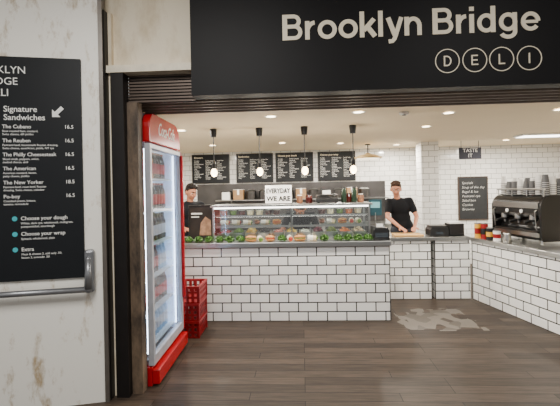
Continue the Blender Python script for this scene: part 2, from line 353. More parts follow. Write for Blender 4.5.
def bottle(name,liq,la,cp,label,loc):
    t=thing(name,label,'bottle',loc,0,'drinks bottles in the fridge')
    mk('bottle_body',B().lathe([(0.028,0),(0.032,0.01),(0.032,0.09),(0.029,0.11),(0.032,0.14),(0.03,0.17),(0.014,0.215),(0.013,0.235)],seg=14),liq,t,smooth=True)
    mk('bottle_label',B().lathe([(0.0326,0.05),(0.0326,0.145)],seg=14),la,t)
    mk('bottle_cap',B().lathe([(0.015,0.233),(0.015,0.252)],seg=12),cp,t); return t
Mf=Matrix.Translation((FRX,3.2,0))@Matrix.Rotation(FRR,4,'Z')
protos=[]
kinds=[(cola,lab,capm,'dark cola bottle with a red label on a fridge shelf'),(orange,lab,capm,'orange soft drink bottle with a red label in the fridge'),(cola,lblw,blackm,'dark soft drink bottle with a pale label in the fridge'),(water,lblw,whitep,'clear water bottle with a pale label in the fridge')]
for k,(l,a,c,t) in enumerate(kinds):
    protos.append(bottle('drink_bottle',l,a,c,t,Mf@Vector((-0.145,0.11,shz[k]))))
for si,z in enumerate(shz):
    for j in range(9):
        for row in(0,1):
            k=(3,0,0,2,0,1)[si] if si<4 or j<5 else 0
            if si==2 and j>5: k=3
            p=Mf@Vector((-0.145-0.09*row,0.11+j*0.083,z))
            if any((Vector(q.location)-p).length<0.03 for q in protos): continue
            dup(protos[k],p,0)
# ------------------------------------------------------------------ red bread crates
def crate(loc,rot=0):
    t=thing('plastic_crate','red plastic bread crate stacked beside the fridge','crate',loc,rot,'stacked red crates')
    b=B().box(0,0.44,0,0.36,0,0.015)
    for i in range(8):
        b.box(i*0.06,i*0.06+0.03,0,0.015,0,0.18); b.box(i*0.06,i*0.06+0.03,0.345,0.36,0,0.18)
    for i in range(7):
        b.box(0,0.015,i*0.055,i*0.055+0.03,0,0.18); b.box(0.425,0.44,i*0.055,i*0.055+0.03,0,0.18)
    b.box(0,0.44,0,0.012,0.05,0.075); b.box(0,0.44,0,0.012,0.11,0.13); b.box(0.428,0.44,0,0.36,0.05,0.075); b.box(0.428,0.44,0,0.36,0.11,0.13)
    mk('crate_basket',b,redp,t)
    mk('crate_rim',B().box(-0.01,0.45,-0.01,0.01,0.16,0.185).box(-0.01,0.45,0.35,0.37,0.16,0.185).box(-0.01,0.01,0.01,0.35,0.16,0.185).box(0.43,0.45,0.01,0.35,0.16,0.185),redp,t)
    return t
c0=crate((-1.57,4.25,0)); dup(c0,(-1.57,4.25,0.187)); dup(c0,(-1.565,4.255,0.374))
# ------------------------------------------------------------------ main counter
ct=thing('service_counter','white metro-tiled service counter facing the customers','counter',(-1.9,4.8,0))
mk('tiled_base',B().box(0,2.93,0,0.7,0.0,0.89),white_tile,ct)
mk('corner_trim',B().box(2.925,2.935,-0.004,0.01,0,0.889),dsteel,ct)
mk('counter_worktop',B().box(-1.9,1.05,4.765,5.53,0.891,0.95),steel,label='long stainless steel worktop on the white tiled counter',cat='worktop',bevel=0.005)
bc=thing('back_counter','white metro-tiled rear counter with steel top','counter',(1.06,5.7,0))
mk('tiled_base',B().box(0,0.74,0,0.6,0.0,0.82),white_tile,bc); mk('corner_trim',B().box(0.735,0.745,-0.004,0.01,0,0.819),dsteel,bc)
bc2=thing('back_counter','white metro-tiled rear counter section by the corner','counter',(1.85,5.7,0))
mk('tiled_base',B().box(0,0.48,0,0.6,0.0,0.82),white_tile,bc2); mk('corner_trim',B().box(-0.005,0.005,-0.004,0.01,0,0.819),dsteel,bc2)
mk('counter_worktop',B().box(1.06,2.33,5.67,6.32,0.821,0.87),steel,label='short stainless steel worktop on the rear counter',cat='worktop',bevel=0.004)
TR=R(12.5); PA=Vector((2.36,5.70,0))
def RC(x,y,z): return (PA.x+x*math.cos(TR)-y*math.sin(TR),PA.y+x*math.sin(TR)+y*math.cos(TR),z)
rc=thing('coffee_counter','long white metro-tiled coffee counter set at an angle','counter',RC(0,-2.3,0),TR)
mk('tiled_base',B().box(0.0,0.75,0,2.3,0.0,0.81),white_tile,rc); mk('corner_trim',B().box(-0.005,0.005,2.29,2.302,0,0.809),dsteel,rc)
mk('counter_worktop',B().box(-0.03,0.77,0,2.29,0.811,0.86),steel,loc=RC(0,-2.3,0),rot=TR,label='stainless steel worktop on the angled coffee counter',cat='worktop',bevel=0.004)
# ------------------------------------------------------------------ glass display case
DX0,DX1=-1.12,0.845
dc=thing('display_case','glass and steel food display case on the service counter','display case',(DX0,4.98,0.95))
W=DX1-DX0
mk('case_base',B().box(0,W,0,0.45,0,0.03),steel,dc)
mk('glass_pane',B().box(0.02,W-0.02,0.0,0.006,0.03,0.40),gl,dc)
mk('glass_pane',B().box(0.0,0.006,0.01,0.44,0.03,0.40),gl,dc); mk('glass_pane',B().box(W-0.006,W,0.01,0.44,0.03,0.40),gl,dc)
mk('top_shelf',B().box(-0.02,W+0.03,-0.03,0.46,0.42,0.445),steel,dc,bevel=0.003)
shg=glass('shelf_glass',(0.9,0.96,0.94))
mk('glass_shelf',B().box(0.01,W-0.01,0.08,0.42,0.165,0.173),shg,dc)
mk('glass_shelf',B().box(0.01,W-0.01,0.12,0.42,0.295,0.303),shg,dc)
mk('shelf_rail',B().box(0.01,W-0.01,0.07,0.08,0.155,0.18),steel,dc); mk('shelf_rail',B().box(0.01,W-0.01,0.11,0.12,0.288,0.31),steel,dc)
mk('light_strip',B().box(0.02,W-0.02,0.0,0.03,0.40,0.42).box(0.02,W-0.02,0.125,0.145,0.286,0.294),emis('case_led',(255,250,240),8),dc)
for x in(0,W/2,W-0.02):
    for y in(0.0,0.43): mk('case_post',B().box(x,x+0.02,y,y+0.02,0.03,0.42),steel,dc)
foods=[('tomato',(170,50,34)),('lettuce',(96,130,46)),('cheese',(220,180,90)),('olive',(50,40,40)),('ham',(206,130,116)),('corn',(220,180,70)),('onion',(220,210,196)),('beetroot',(100,26,46)),('pickle',(110,120,50)),('carrot',(206,116,50)),('mushroom',(180,158,126))]
tray=thing('food_tray','stainless steel food pan inside the display case','tray',(DX0+0.05,5.03,0.981),0,'food pans in the display case')
mk('pan_body',B().box(0,0.15,0,0.30,0,0.006).box(0,0.005,0,0.3,0,0.06).box(0.145,0.15,0,0.3,0,0.06).box(0,0.15,0,0.005,0,0.06).box(0,0.15,0.295,0.3,0,0.06),steel,tray)
mk('pan_rim',B().box(-0.006,0.156,-0.006,0.004,0.056,0.062).box(-0.006,0.156,0.296,0.306,0.056,0.062),steel,tray)
for i,(n,c) in enumerate(foods):
    x=DX0+0.05+i*0.172
    if i: dup(tray,(x,5.03,0.981))
    b=B(); pk_=random.uniform(.035,.085)
    for k in range(120):
        rx,ry=random.uniform(.02,.13),random.uniform(.02,.28); hz=0.03+pk_*(1-((rx-.075)/.075)**2)*random.uniform(.5,1.1)
        b.sph((rx,ry,hz),(random.uniform(.006,.018),random.uniform(.004,.009),random.uniform(.003,.008)),Euler((random.random()*3,random.random()*3,random.random()*3)).to_matrix(),6,4)
    b.box(0.008,0.142,0.008,0.292,0.008,0.035)
    mk(n+'_filling',b,mat(n,c,0.45,var=0.5,scale=60),label='heap of %s filling in a steel pan'%n,cat='food',loc=(x,5.03,0.981),kind='stuff')
def tubf(lbl,c,nm):
    t=thing('deli_tub',lbl,'tub',(0,0,0),0,'tubs on the glass shelves')
    mk('tub_body',B().lathe([(0.04,0),(0.048,0.06)],seg=18),mat(nm,c,0.4,var=0.25),t); mk('tub_lid',B().lathe([(0.05,0.06),(0.05,0.068)],seg=18),mat('tub_lid',(200,200,196),0.3),t); return t
tubs=[tubf('small round deli tub of cream spread on a glass shelf',(206,190,156),'tub_cream'),tubf('small round deli tub of orange dip on a glass shelf',(170,90,46),'tub_orange'),tubf('small round deli tub of green salad on a glass shelf',(90,116,50),'tub_green'),tubf('small round deli tub of dark relish on a glass shelf',(70,30,26),'tub_dark')]
used=set()
def place(protos_,k,pos,rot=0,sc=None):
    key=protos_[k].name
    if key in used: return dup(protos_[k],pos,rot,scale=sc)
    else: used.add(key); protos_[k].location=pos; protos_[k].rotation_euler=(0,0,rot); return protos_[k]
for i in range(16):
    x=DX0+0.09+0.118*i+random.uniform(-.008,.008)
    if -0.24<x<0.20: continue
    place(tubs,random.choice((0,1,2,3,3,1)),(x,5.25+random.uniform(-.03,.03),1.2535))
breadm=mat('crusty_bread',(190,130,70),0.6,var=0.3,scale=18); ryem=mat('rye_bread',(110,70,42),0.7,var=0.3,scale=18); wrapm=mat('wrap_tortilla',(222,200,160),0.6,var=0.15,scale=20); paperm=mat('greaseproof_paper',(236,232,222),0.7,var=0.05)
def rollf(bm_,fill,lbl,L=0.062):
    t=thing('filled_roll',lbl,'sandwich',(0,0,0),0,'filled rolls on display')
    mk('bread_base',B().sph((0,0,0.02),(0.036,L,0.02)),bm_,t,smooth=True)
    mk('roll_filling',B().sph((0,0,0.036),(0.038,L*.97,0.007)).sph((0.01,0.01,0.039),(0.034,L*.8,0.006)),fill,t)
    mk('bread_top',B().sph((0,0,0.05),(0.035,L*.97,0.024)),bm_,t,smooth=True); return t
def wrapf(lbl,fill):
    t=thing('sandwich_wrap',lbl,'sandwich',(0,0,0),0,'filled rolls on display')
    mk('wrap_tube',B().cyl((0,-0.05,0.032),(0,0.03,0.032),0.032),wrapm,t,smooth=False)
    mk('wrap_filling',B().sph((0,-0.05,0.032),(0.027,0.01,0.027)).sph((0.008,-0.056,0.036),0.012),fill,t)
    mk('wrap_paper',B().cyl((0,-0.01,0.0345),(0,0.055,0.0345),0.034),paperm,t); return t
rolls=[rollf(breadm,MATS['lettuce'],'long crusty white filled roll with salad on display',0.075),rollf(ryem,MATS['ham'],'dark rye filled roll with ham on display',0.065),wrapf('cut tortilla wrap in white paper with green filling',MATS['lettuce']),rollf(breadm,MATS['tomato'],'crusty filled roll with tomato on display',0.06),wrapf('cut tortilla wrap in white paper with red filling',MATS['tomato'])]
x=-0.66; i=0; greens=[]
while x<0.34:
    if i%4==3:
        greens.append(x+0.03); x+=0.13; i+=1; continue
    k=(0,2,3,1,4,0,2,1,0,3,4)[i%11]; side_=(i%3!=1)
    place(rolls,k,(x+(0.035 if side_ else 0),4.872+random.uniform(-.01,.01),0.951),(math.pi/2+random.uniform(-.3,.3)) if side_ else random.uniform(-.3,.3)); x+=0.15 if side_ else 0.085; i+=1
x=DX0+0.08
while x<DX1-0.1:
    side_=random.random()<0.5
    if not(-0.24<x<0.18): place(rolls,random.choice((0,1,2,3,4)),(x+(0.03 if side_ else 0),5.24+random.uniform(-.03,.03),1.1235),(math.pi/2 if side_ else 0)+random.uniform(-.15,.15))
    x+=0.15 if side_ else 0.085
def lettuce(loc,rot,label):
    b=B()
    for k in range(12):
        a=k*2.4
        n=7; g=[]
        Rm=Matrix.Rotation(a,4,'Z')@Matrix.Rotation(-(0.15+0.1*k),4,'Y')
        for i in range(n):
            row=[]
            for j in range(n):
                u=i/(n-1); w=(j/(n-1)-.5)
                wd=math.sin(math.pi*(0.12+0.8*u))
                p=Vector((0.064*u,0.085*w*wd,0.013*math.sin(w*21+k)*u+0.02*w*w+0.012*math.sin(u*9)))
                row.append(b.bm.verts.new(Rm@p+Vector((0,0,0.010))))
            g.append(row)
        for i in range(n-1):
            for j in range(n-1): b.bm.faces.new((g[i][j],g[i+1][j],g[i+1][j+1],g[i][j+1]))
    for v in b.bm.verts: v.co.z=max(0.0,v.co.z)
    return mk('lettuce_leaves',b,mat('lettuce_green',(66,106,36),0.5,var=0.65,scale=25),label=label,cat='lettuce',loc=loc,rot=rot,group='green lettuce along the counter edge',smooth=True)
l0=lettuce((-1.40,4.87,0.951),0,'crinkly green lettuce on the steel worktop')
for i in range(1,6): dup(l0,(-1.40+0.128*i,4.87+random.uniform(-.02,.02),0.951),i*1.3)
for i in range(4): dup(l0,(0.44+0.118*i,4.872+random.uniform(-.02,.02),0.951),i*2.1)
for i,x in enumerate(greens): dup(l0,(x,4.875,0.951),i*1.7)
gr=thing('picture_display','dark framed picture display in browns standing on the counter','display stand',(-1.30,5.12,0.951),R(4))
mk('display_frame',B().box(-0.16,0.16,-0.02,0.02,0,0.45),black,gr,bevel=0.006)
mk('display_picture',B().box(-0.14,0.15,-0.026,-0.02,0.02,0.42),mat('picture_dark',(38,30,26),0.5,var=0.5,scale=9),gr)
pale=mat('picture_pale',(172,132,104),0.6,var=0.4,scale=20)
pm=B(); pm.poly([(-0.02,0.06),(0.13,0.06),(0.13,0.25),(0.06,0.30),(0.0,0.22)],-0.029,-0.026); mk('picture_figure',pm,pale,gr)
mk('picture_band',B().box(-0.12,0.02,-0.029,-0.026,0.33,0.35),whitep,gr); mk('picture_band',B().box(-0.12,-0.02,-0.029,-0.026,0.29,0.305),whitep,gr)
mk('display_foot',B().box(-0.14,0.14,-0.08,0.1,0,0.012),black,gr)
lb=thing('letter_lightbox','small white cinema lightbox with black letters on the display case','lightbox',(-0.29,5.12,1.396))
mk('lightbox_frame',B().box(-0.18,0.18,0,0.05,0,0.25),black,lb,bevel=0.006)
mk('lightbox_face',B().box(-0.17,0.17,-0.004,0.0,0.01,0.24),emis('lightbox_white',(250,248,244),0.35),lb)
text('EVERYDAY',0.085,black,lb,(-0.155,-0.006,0.14),width=0.31,bold=0.003); text('WE ARE',0.085,black,lb,(0,-0.006,0.04),align='CENTER',bold=0.003)
mk_kraft=mat('kraft_brown',(124,82,54),0.7,var=0.4)
def jar(loc,label,bm_,lm,s=1,h=0.14,r=0.045):
    t=thing('food_jar',label,'jar',loc,0,'jars on top of the display case')
    mk('jar_body',B().lathe([(r*.9,0),(r,0.01),(r,h*.75),(r*.7,h*.88),(r*.7,h*.9)],seg=18),bm_,t,smooth=True)
    mk('jar_lid',B().lathe([(r*.75,h*.9),(r*.75,h)],seg=18),lm,t); return t
j1=jar((0.10,5.2,1.396),'dark sauce jar with a black lid',MATS['cola_brown'],blackm,h=0.12)
j3=jar((-0.02,5.24,1.396),'brown spice jar with a pale lid',MATS['kraft_brown'],whitep,h=0.11,r=0.04)
j2=jar((0.55,5.2,1.396),'tall dark green bottle jar with black lid',mat('dark_green',(28,44,32),0.2),blackm,h=0.2,r=0.035)
dup(j1,(0.62,5.26,1.396)); dup(j2,(0.68,5.18,1.396)); dup(j3,(0.77,5.24,1.396))
tr_=thing('sandwich_press','black sandwich press on top of the display case','sandwich press',(0.33,5.22,1.396))
mk('press_base',B().box(-0.14,0.14,-0.13,0.13,0.008,0.06),blackm,tr_,bevel=0.008); mk('press_lid',B().poly([(-0.14,0.065),(0.14,0.065),(0.13,0.11),(-0.13,0.11)],-0.13,0.13),dsteel,tr_,bevel=0.008)
mk('press_handle',B().cyl((-0.09,-0.16,0.10),(0.09,-0.16,0.10),0.01).cyl((-0.09,-0.16,0.1),(-0.09,-0.12,0.09),0.008).cyl((0.09,-0.16,0.1),(0.09,-0.12,0.09),0.008),black,tr_)
for x in(-0.11,0.11): mk('press_foot',B().cyl((x,-0.1,0),(x,-0.1,0.01),0.015).cyl((x,0.1,0),(x,0.1,0.01),0.015).box(x-.005,x+.005,-.1,.1,0.004,0.01),black,tr_)
ps=thing('card_terminal','black payment terminal box on the counter end','till',(0.955,4.93,0.951))
mk('terminal_body',B().poly([(-0.10,0),(0.09,0),(0.09,0.11),(0.07,0.15),(-0.08,0.15),(-0.10,0.11)],-0.1,0.2),blackm,ps,bevel=0.006)
mk('terminal_screen',B().box(-0.08,0.07,-0.104,-0.1,0.035,0.09),mat('screen_grey',(50,56,62),0.2),ps)
mk('terminal_paper',B().box(-0.05,0.03,-0.02,-0.015,0.15,0.19),whitep,ps)
mh=thing('counter_sign','small teal and white counter sign on a steel stand','sign',(0.975,5.35,0.951))
mk('sign_stand',B().cyl((0,0,0),(0,0,0.012),0.05).cyl((0,0,0.01),(0,0,0.3),0.008),steel,mh)
mk('sign_card',B().box(-0.085,0.085,-0.006,0.006,0.26,0.47),mat('card_teal',(36,72,82),0.4),mh,bevel=0.004)
mk('card_print',B().box(-0.06,0.06,-0.008,-0.006,0.36,0.44),mat('card_blue',(120,180,190),0.5),mh)
# ------------------------------------------------------------------ back counter things
mk('chopping_board',B().box(-0.2,0.2,-0.13,0.13,0,0.025),wood,label='pale wooden chopping board on the rear counter',cat='chopping board',loc=(1.53,5.90,0.871),bevel=0.006)
sc=thing('kitchen_scale','black countertop scale with a steel plate','scale',(1.95,5.9,0.871))
mk('scale_body',B().poly([(-0.13,0),(0.13,0),(0.13,0.09),(0.1,0.13),(-0.1,0.13),(-0.13,0.09)],-0.12,0.12),blackm,sc,bevel=0.004)
mk('scale_plate',B().box(-0.12,0.12,-0.11,0.11,0.135,0.145).box(-0.02,0.02,-0.02,0.02,0.13,0.136),dsteel,sc)
mk('scale_display',B().box(-0.05,0.05,-0.124,-0.12,0.025,0.06),MATS['screen_grey'],sc)
bx=thing('condiment_caddy','black condiment caddy holding napkins on the rear counter','caddy',(2.19,5.88,0.871))
mk('caddy_box',B().box(-0.1,0.1,-0.1,-0.09,0,0.17).box(-0.1,0.1,0.09,0.1,0,0.17).box(-0.1,-0.09,-0.09,0.09,0,0.17).box(0.09,0.1,-0.09,0.09,0,0.17).box(-0.1,0.1,-0.1,0.1,0,0.01),blackm,bx)
mk('napkin_stack',B().box(-0.085,0.085,-0.08,0.08,0.01,0.19),whitep,bx)
# ------------------------------------------------------------------ espresso machine (group heads towards the aisle)
EX,EY,L_=0.24,-0.94,0.84
ZS=1.16
em=thing('espresso_machine','large black and chrome espresso machine on the coffee counter','coffee machine',RC(EX,EY,0.861),TR)
em.scale=(1,1,ZS)
FX=lambda x:0.47-x
prof=[(0.0,0.04),(0.42,0.04),(0.46,0.06),(0.46,0.12),(0.36,0.14),(0.34,0.17),(0.34,0.24),(0.37,0.27),(0.44,0.28),(0.47,0.32),(0.46,0.44),(0.41,0.49),(0.30,0.505),(0.06,0.505),(0.02,0.48),(0.0,0.42)]
side=[(FX(x),z) for x,z in prof]
mk('machine_body',B().poly(side,0.03,L_-0.03),black,em,bevel=0.01)
panel=arc(0.16,0.38,0.16,0.13,180,90,8)+arc(0.36,0.39,0.12,0.12,90,0,8)+arc(0.42,0.09,0.06,0.06,0,-90,6)+arc(0.06,0.09,0.06,0.06,-90,-180,6)
mk('side_panel',B().poly(panel,0.0,0.03),black,em,bevel=0.01); mk('side_panel',B().poly(panel,L_-0.03,L_),black,em,bevel=0.01)
mk('front_trim',B().box(-0.006,0.004,0.04,L_-0.04,0.37,0.43),steel,em); mk('tray_trim',B().box(-0.002,0.012,0.03,L_-0.03,0.075,0.118),steel,em)
mk('side_trim',B().box(0.06,0.42,L_+0.0,L_+0.008,0.10,0.12),steel,em)
rl=B().cyl((0.08,0.02,0.57),(0.08,L_-0.02,0.57),0.009).cyl((0.45,0.02,0.57),(0.45,L_-0.02,0.57),0.009)
for xx in(0.08,0.45):
    for yy in(0.04,0.3,0.55,L_-0.04): rl.cyl((xx,yy,0.46),(xx,yy,0.57),0.008)
mk('cup_rail',rl,steel,em)
mk('drip_tray',B().box(0.0,0.12,0.06,L_-0.06,0.121,0.14),dsteel,em)
for y in(0.18,0.42,0.66):
    g=mk('group_head',B().cyl((0.06,y,0.25),(0.06,y,0.30),0.045),steel,em)
    mk('portafilter_handle',B().cyl((0.06,y,0.225),(0.06,y,0.25),0.038).cyl((0.04,y,0.24),(-0.07,y,0.22),0.015),blackm,g)
    mk('spout',B().cyl((0.06,y,0.20),(0.06,y,0.225),0.012),steel,g)
for y in(0.07,0.77): mk('steam_wand',B().cyl((0.02,y,0.36),(-0.02,y,0.34),0.008).cyl((-0.02,y,0.34),(0.0,y,0.15),0.007),steel,em)
for y in(0.30,0.54): mk('gauge',B().cyl((0.004,y,0.335),(-0.012,y,0.335),0.02),whitep,em)
for x in(0.09,0.42):
    for y in(0.08,0.76): mk('leg',B().cyl((x,y,0),(x,y,0.045),0.022),steel,em)
cup=thing('paper_cup','dark grey takeaway paper cup stacked upside down on the coffee machine','cup',(0,0,0),0,'stacked takeaway cups')
mk('cup_body',B().lathe([(0.042,0),(0.030,0.10),(0.027,0.10)],seg=16),mat('cup_dark',(70,70,72),0.5),cup); mk('cup_rim',B().lathe([(0.044,0),(0.044,0.006)],seg=16),mat('cup_rim_grey',(176,176,176),0.5),cup)
cup2=thing('paper_cup','white takeaway paper cup stacked upside down on the coffee machine','cup',(0,0,0),0,'stacked takeaway cups')
mk('cup_body',B().lathe([(0.042,0),(0.030,0.10),(0.027,0.10)],seg=16),mat('cup_white',(206,204,200),0.5),cup2); mk('cup_rim',B().lathe([(0.044,0),(0.044,0.006)],seg=16),mat('cup_rim_dark',(96,94,94),0.5),cup2)
cups=[cup,cup2]
for row,(x) in enumerate((0.135,0.23,0.325,0.41)):
    for j in range(8):
        n=random.choice((4,5,5,6,7)) 
        for q in range(n):
            place(cups,1 if (j+row)%3==1 else 0,RC(EX+x,EY+0.07+j*0.098,0.861+0.508*ZS+q*0.024))
def can(loc,label,m,m2,h=0.15,r=0.045):
    t=thing('syrup_tin',label,'tin',loc,0,'tins beside the coffee machine')
    mk('tin_body',B().lathe([(r,0),(r,h)],seg=20),m,t); mk('tin_band',B().lathe([(r+.001,h*.3),(r+.001,h*.7)],seg=20),m2,t); mk('tin_lid',B().lathe([(r+.002,h),(r+.002,h+.012)],seg=20),steel,t)
yel=mat('yellow_tin',(222,168,50),0.4)
can(RC(0.04,-0.08,0.861),'yellow round tin with a red band',yel,redp,0.19)
can(RC(0.05,-0.20,0.861),'red round tin with a dark band',redp,blackm,0.2)
can(RC(0.04,-0.32,0.861),'black round tin with a yellow band',blackm,yel,0.15)
can(RC(0.05,-0.44,0.861),'white round tin with a red band',whitep,redp,0.13)
mk('milk_jug',B().lathe([(0.05,0),(0.052,0.05),(0.04,0.10),(0.043,0.12)],seg=20),steel,label='small stainless milk jug beside the tins',cat='jug',loc=RC(0.05,-0.62,0.861),smooth=True)
# ------------------------------------------------------------------ back wall: menu panels
pan=[(-2.24,-1.46),(-1.32,-0.56),(-0.51,0.26),(0.35,1.11)]
hd=['Signature','Sandwiches','Choose your dough','Choose your wrap']
for (a,c),h in zip(pan,hd):
    p=thing('ceiling_menu_panel','black menu panel with white columns of text on the back wall','menu board',((a+c)/2,8.198,1.72),0,'black menu panels above the kitchen')
    w=(c-a)/2
    mk('panel_frame',B().box(-w,w,-0.04,0,0,0.6),black,p,bevel=0.004)
    mk('panel_face',B().box(-w+0.02,w-0.02,-0.043,-0.04,0.02,0.58),boardm,p)
    text(h,0.048,cream,p,(-w+0.05,-0.045,0.52),bold=0.001)
    for cc in range(3):
        text('\n'.join('%s'%items[(i+cc*2)%6][0] for i in range(12)),0.034,whitep,p,(-w+0.05+cc*0.235,-0.045,0.46),width=0.19)
hk=thing('steel_splashback','brushed steel kitchen splashback on the back wall, darkened to stand in for the dim kitchen opening','splashback',(-0.4,8.199,0))
mk('steel_sheet',B().box(-1.75,2.1,-0.008,0,0.0,1.70),mat('splash_steel_darkened',(84,82,82),0.35,0.7,var=0.25,scale=3),hk)  # gloom of the kitchen opening put into the sheet as darker steel
mk('panel_joint',B().box(-0.5,-0.49,-0.012,-0.008,0.0,1.7).box(0.8,0.81,-0.012,-0.008,0,1.7),dsteel,hk)
ks=thing('wall_shelf','stainless steel kitchen shelf with brackets on the back wall','shelf',(-0.2,8.185,1.36))
mk('shelf_board',B().box(-1.5,1.9,-0.32,0,0,0.02),steel,ks)
for x in(-1.2,0,1.2): mk('shelf_bracket',B().box(x,x+.02,-0.28,0,-0.12,0),steel,ks)
cardm=mat('cardboard',(150,116,78),0.8)
pot=thing('storage_container','white lidded storage container on the kitchen shelf','container',(-1.5,8.0,1.381),0,'containers on the kitchen shelf')
mk('container_body',B().box(-0.08,0.08,-0.1,0.1,0,0.16),whitep,pot,bevel=0.01); mk('container_lid',B().box(-0.085,0.085,-0.105,0.105,0.16,0.18),blackm,pot)
pk=thing('storage_container','brown cardboard carton on the kitchen shelf','container',(-1.25,8.0,1.381),0,'containers on the kitchen shelf')
mk('container_body',B().box(-0.1,0.1,-0.1,0.1,0,0.2),cardm,pk,bevel=0.004); mk('container_lid',B().box(-0.1,0.1,-0.1,0.1,0.2,0.206).box(-0.02,0.02,-0.102,0.102,0.1,0.208),whitep,pk)
pd=thing('storage_container','dark steel stock pot on the kitchen shelf','container',(-1.0,8.0,1.381),0,'containers on the kitchen shelf')
mk('container_body',B().lathe([(0.1,0),(0.1,0.17)],seg=20),dsteel,pd); mk('container_lid',B().lathe([(0.105,0.17),(0.06,0.195),(0.01,0.2)],seg=20),steel,pd)
for i in range(3,12): dup((pot,pd,pk,pd)[(i*3)%4],(-1.5+0.25*i,8.0,1.381))
kb=thing('kitchen_bench','stainless steel kitchen bench against the back wall','bench',(-2.4,7.5,0))
mk('bench_top',B().box(0,4.3,0,0.68,0.86,0.9),steel,kb)
mk('bench_shelf',B().box(0.05,4.25,0.05,0.65,0.3,0.32),steel,kb)
for x in(0.03,1.4,2.8,4.22):
    for y in(0.04,0.6): mk('leg',B().box(x,x+.04,y,y+.04,0,0.86),steel,kb)
hood=thing('brass_ceiling_lamp','flat wide brass shade lamp hanging from the ceiling','ceiling lamp',(1.22,7.3,ZC-0.001))
mk('lamp_shade',B().lathe([(0.25,-0.26),(0.255,-0.24),(0.16,-0.20),(0.06,-0.18),(0.03,-0.16)],seg=32),mat('brass_shade',(180,156,110),0.35,0.7),hood,smooth=False)
mk('lamp_stem',B().cyl((0,0,-0.17),(0,0,-0.01),0.012).cyl((0,0,-0.02),(0,0,0),0.05),black,hood)
mk('lamp_disc',B().cyl((0,0,-0.266),(0,0,-0.261),0.2),emis('lamp_soft',(255,238,206),3),hood)
cb=thing('chalkboard','black chalkboard with small white handwriting hung on white tiles','chalkboard',(3.43,8.199,0.9))
mk('board_panel',B().box(-0.27,0.27,-0.02,0,0,0.83),mat('slate',(28,30,32),0.7,var=0.2),cb)
mk('board_frame',B().box(-0.29,0.29,-0.03,0,-0.02,0).box(-0.29,0.29,-0.03,0,0.83,0.85).box(-0.29,-0.27,-0.03,0,0,0.83).box(0.27,0.29,-0.03,0,0,0.83),mat('dark_wood',(60,44,34),0.5),cb)
text('Specials\nSoup of the day\nBagel & lox\nPastrami rye\nSalad box\nCookie\nBrownie',0.07,mat('chalk',(190,190,186),0.8),cb,(-0.22,-0.023,0.70),shear=0.2,bold=-0.0005,space=1.25)
hs=thing('hanging_sign','small black hanging sign with handwritten chalk letters on chains','sign',(2.98,7.2,2.04))
mk('sign_panel',B().box(-0.19,0.19,-0.012,0.012,0,0.2),mat('slate2',(36,38,52),0.6),hs)
mk('sign_chain',B().cyl((-0.15,0,0.2),(-0.15,0,0.319),0.005),dsteel,hs); mk('sign_chain',B().cyl((0.15,0,0.2),(0.15,0,0.319),0.005),dsteel,hs)
text('TASTE\nIT',0.09,whitep,hs,(0,-0.015,0.12),align='CENTER')
# ------------------------------------------------------------------ lights fixtures
def light(name,type_,loc,energy,color=(1,0.92,0.80),size=0.1,rot=(0,0,0),shape='DISK'):
    l=bpy.data.lights.new(name,type_); l.energy=energy; l.color=color
    if type_=='AREA': l.shape=shape; l.size=size
    elif type_=='POINT': l.shadow_soft_size=size
    o=bpy.data.objects.new(name,l); COL.objects.link(o); o.location=loc; o.rotation_euler=rot; return o
dlp=[(1.63,5.26),(1.57,4.3),(1.78,7.5),(3.4,5.3),(3.6,7.2),(-0.3,4.2),(-0.3,6.7),(-1.5,6.8),(0.7,7.0),(-1.5,5.0),(2.7,4.3),(0.6,4.1)]  # includes unseen downlights added to brighten the interior
d0=None
for x,y in dlp:
    if d0 is None:
        d0=thing('ceiling_downlight','small round recessed warm ceiling downlight','ceiling light',(x,y,ZC-0.002),0,'recessed ceiling downlights')
        mk('light_ring',B().ring((0,0,-0.006),0.07,0.02,'Z'),whitep,d0); mk('light_lens',B().cyl((0,0,-0.004),(0,0,0),0.05),lampw,d0)
    else: dup(d0,(x,y,ZC-0.002))
    light('downlight_lamp','AREA',(x,y,ZC-0.02),(16 if x>1 else 32) if y<4.4 else (24 if x==1.63 else 46),(1,0.93,0.82),size=0.1)
cl=thing('ceiling_panel_light','rectangular bright fluorescent ceiling fitting','ceiling light',(3.8,6.5,ZC-0.03))
mk('fitting_frame',B().box(-0.36,0.36,-0.15,0.15,0,0.029),whitep,cl); mk('fitting_diffuser',B().box(-0.33,0.33,-0.13,0.13,-0.006,0),lampc,cl)
sm=thing('smoke_detector','small round white smoke detector on the ceiling','smoke detector',(1.08,4.2,ZC-0.03))
mk('detector_base',B().lathe([(0.035,0),(0.05,0.012),(0.05,0.029)],seg=20),whitep,sm)
mk('detector_dot',B().lathe([(0.02,-0.006),(0.02,0.0)],seg=12),dsteel,sm)
p0=None
bulb=emis('bulb_glow',(255,222,168),16)
for x in(-1.09,-0.51,0.055,0.655):
    if p0 is None:
        p0=thing('pendant_lamp','black pendant lamp with bare round glowing bulb on a cord','pendant lamp',(x,5.0,ZC-0.001),0,'row of bare bulb pendants')
        mk('pendant_canopy',B().lathe([(0.035,-0.10),(0.045,-0.02),(0.045,0)],seg=20),black,p0)
        mk('pendant_cord',B().cyl((0,0,-0.42),(0,0,-0.09),0.006),black,p0)
        mk('bulb_holder',B().lathe([(0.022,-0.50),(0.028,-0.44),(0.015,-0.40)],seg=16),black,p0)
        mk('glass_bulb',B().lathe([(0.004,-0.60),(0.028,-0.588),(0.042,-0.555),(0.034,-0.52),(0.018,-0.50)],seg=20),bulb,p0,smooth=True)
    else: dup(p0,(x,5.0,ZC-0.001))
    light('pendant_bulb_lamp','POINT',(x,5.0,ZC-0.64),7,size=0.03)
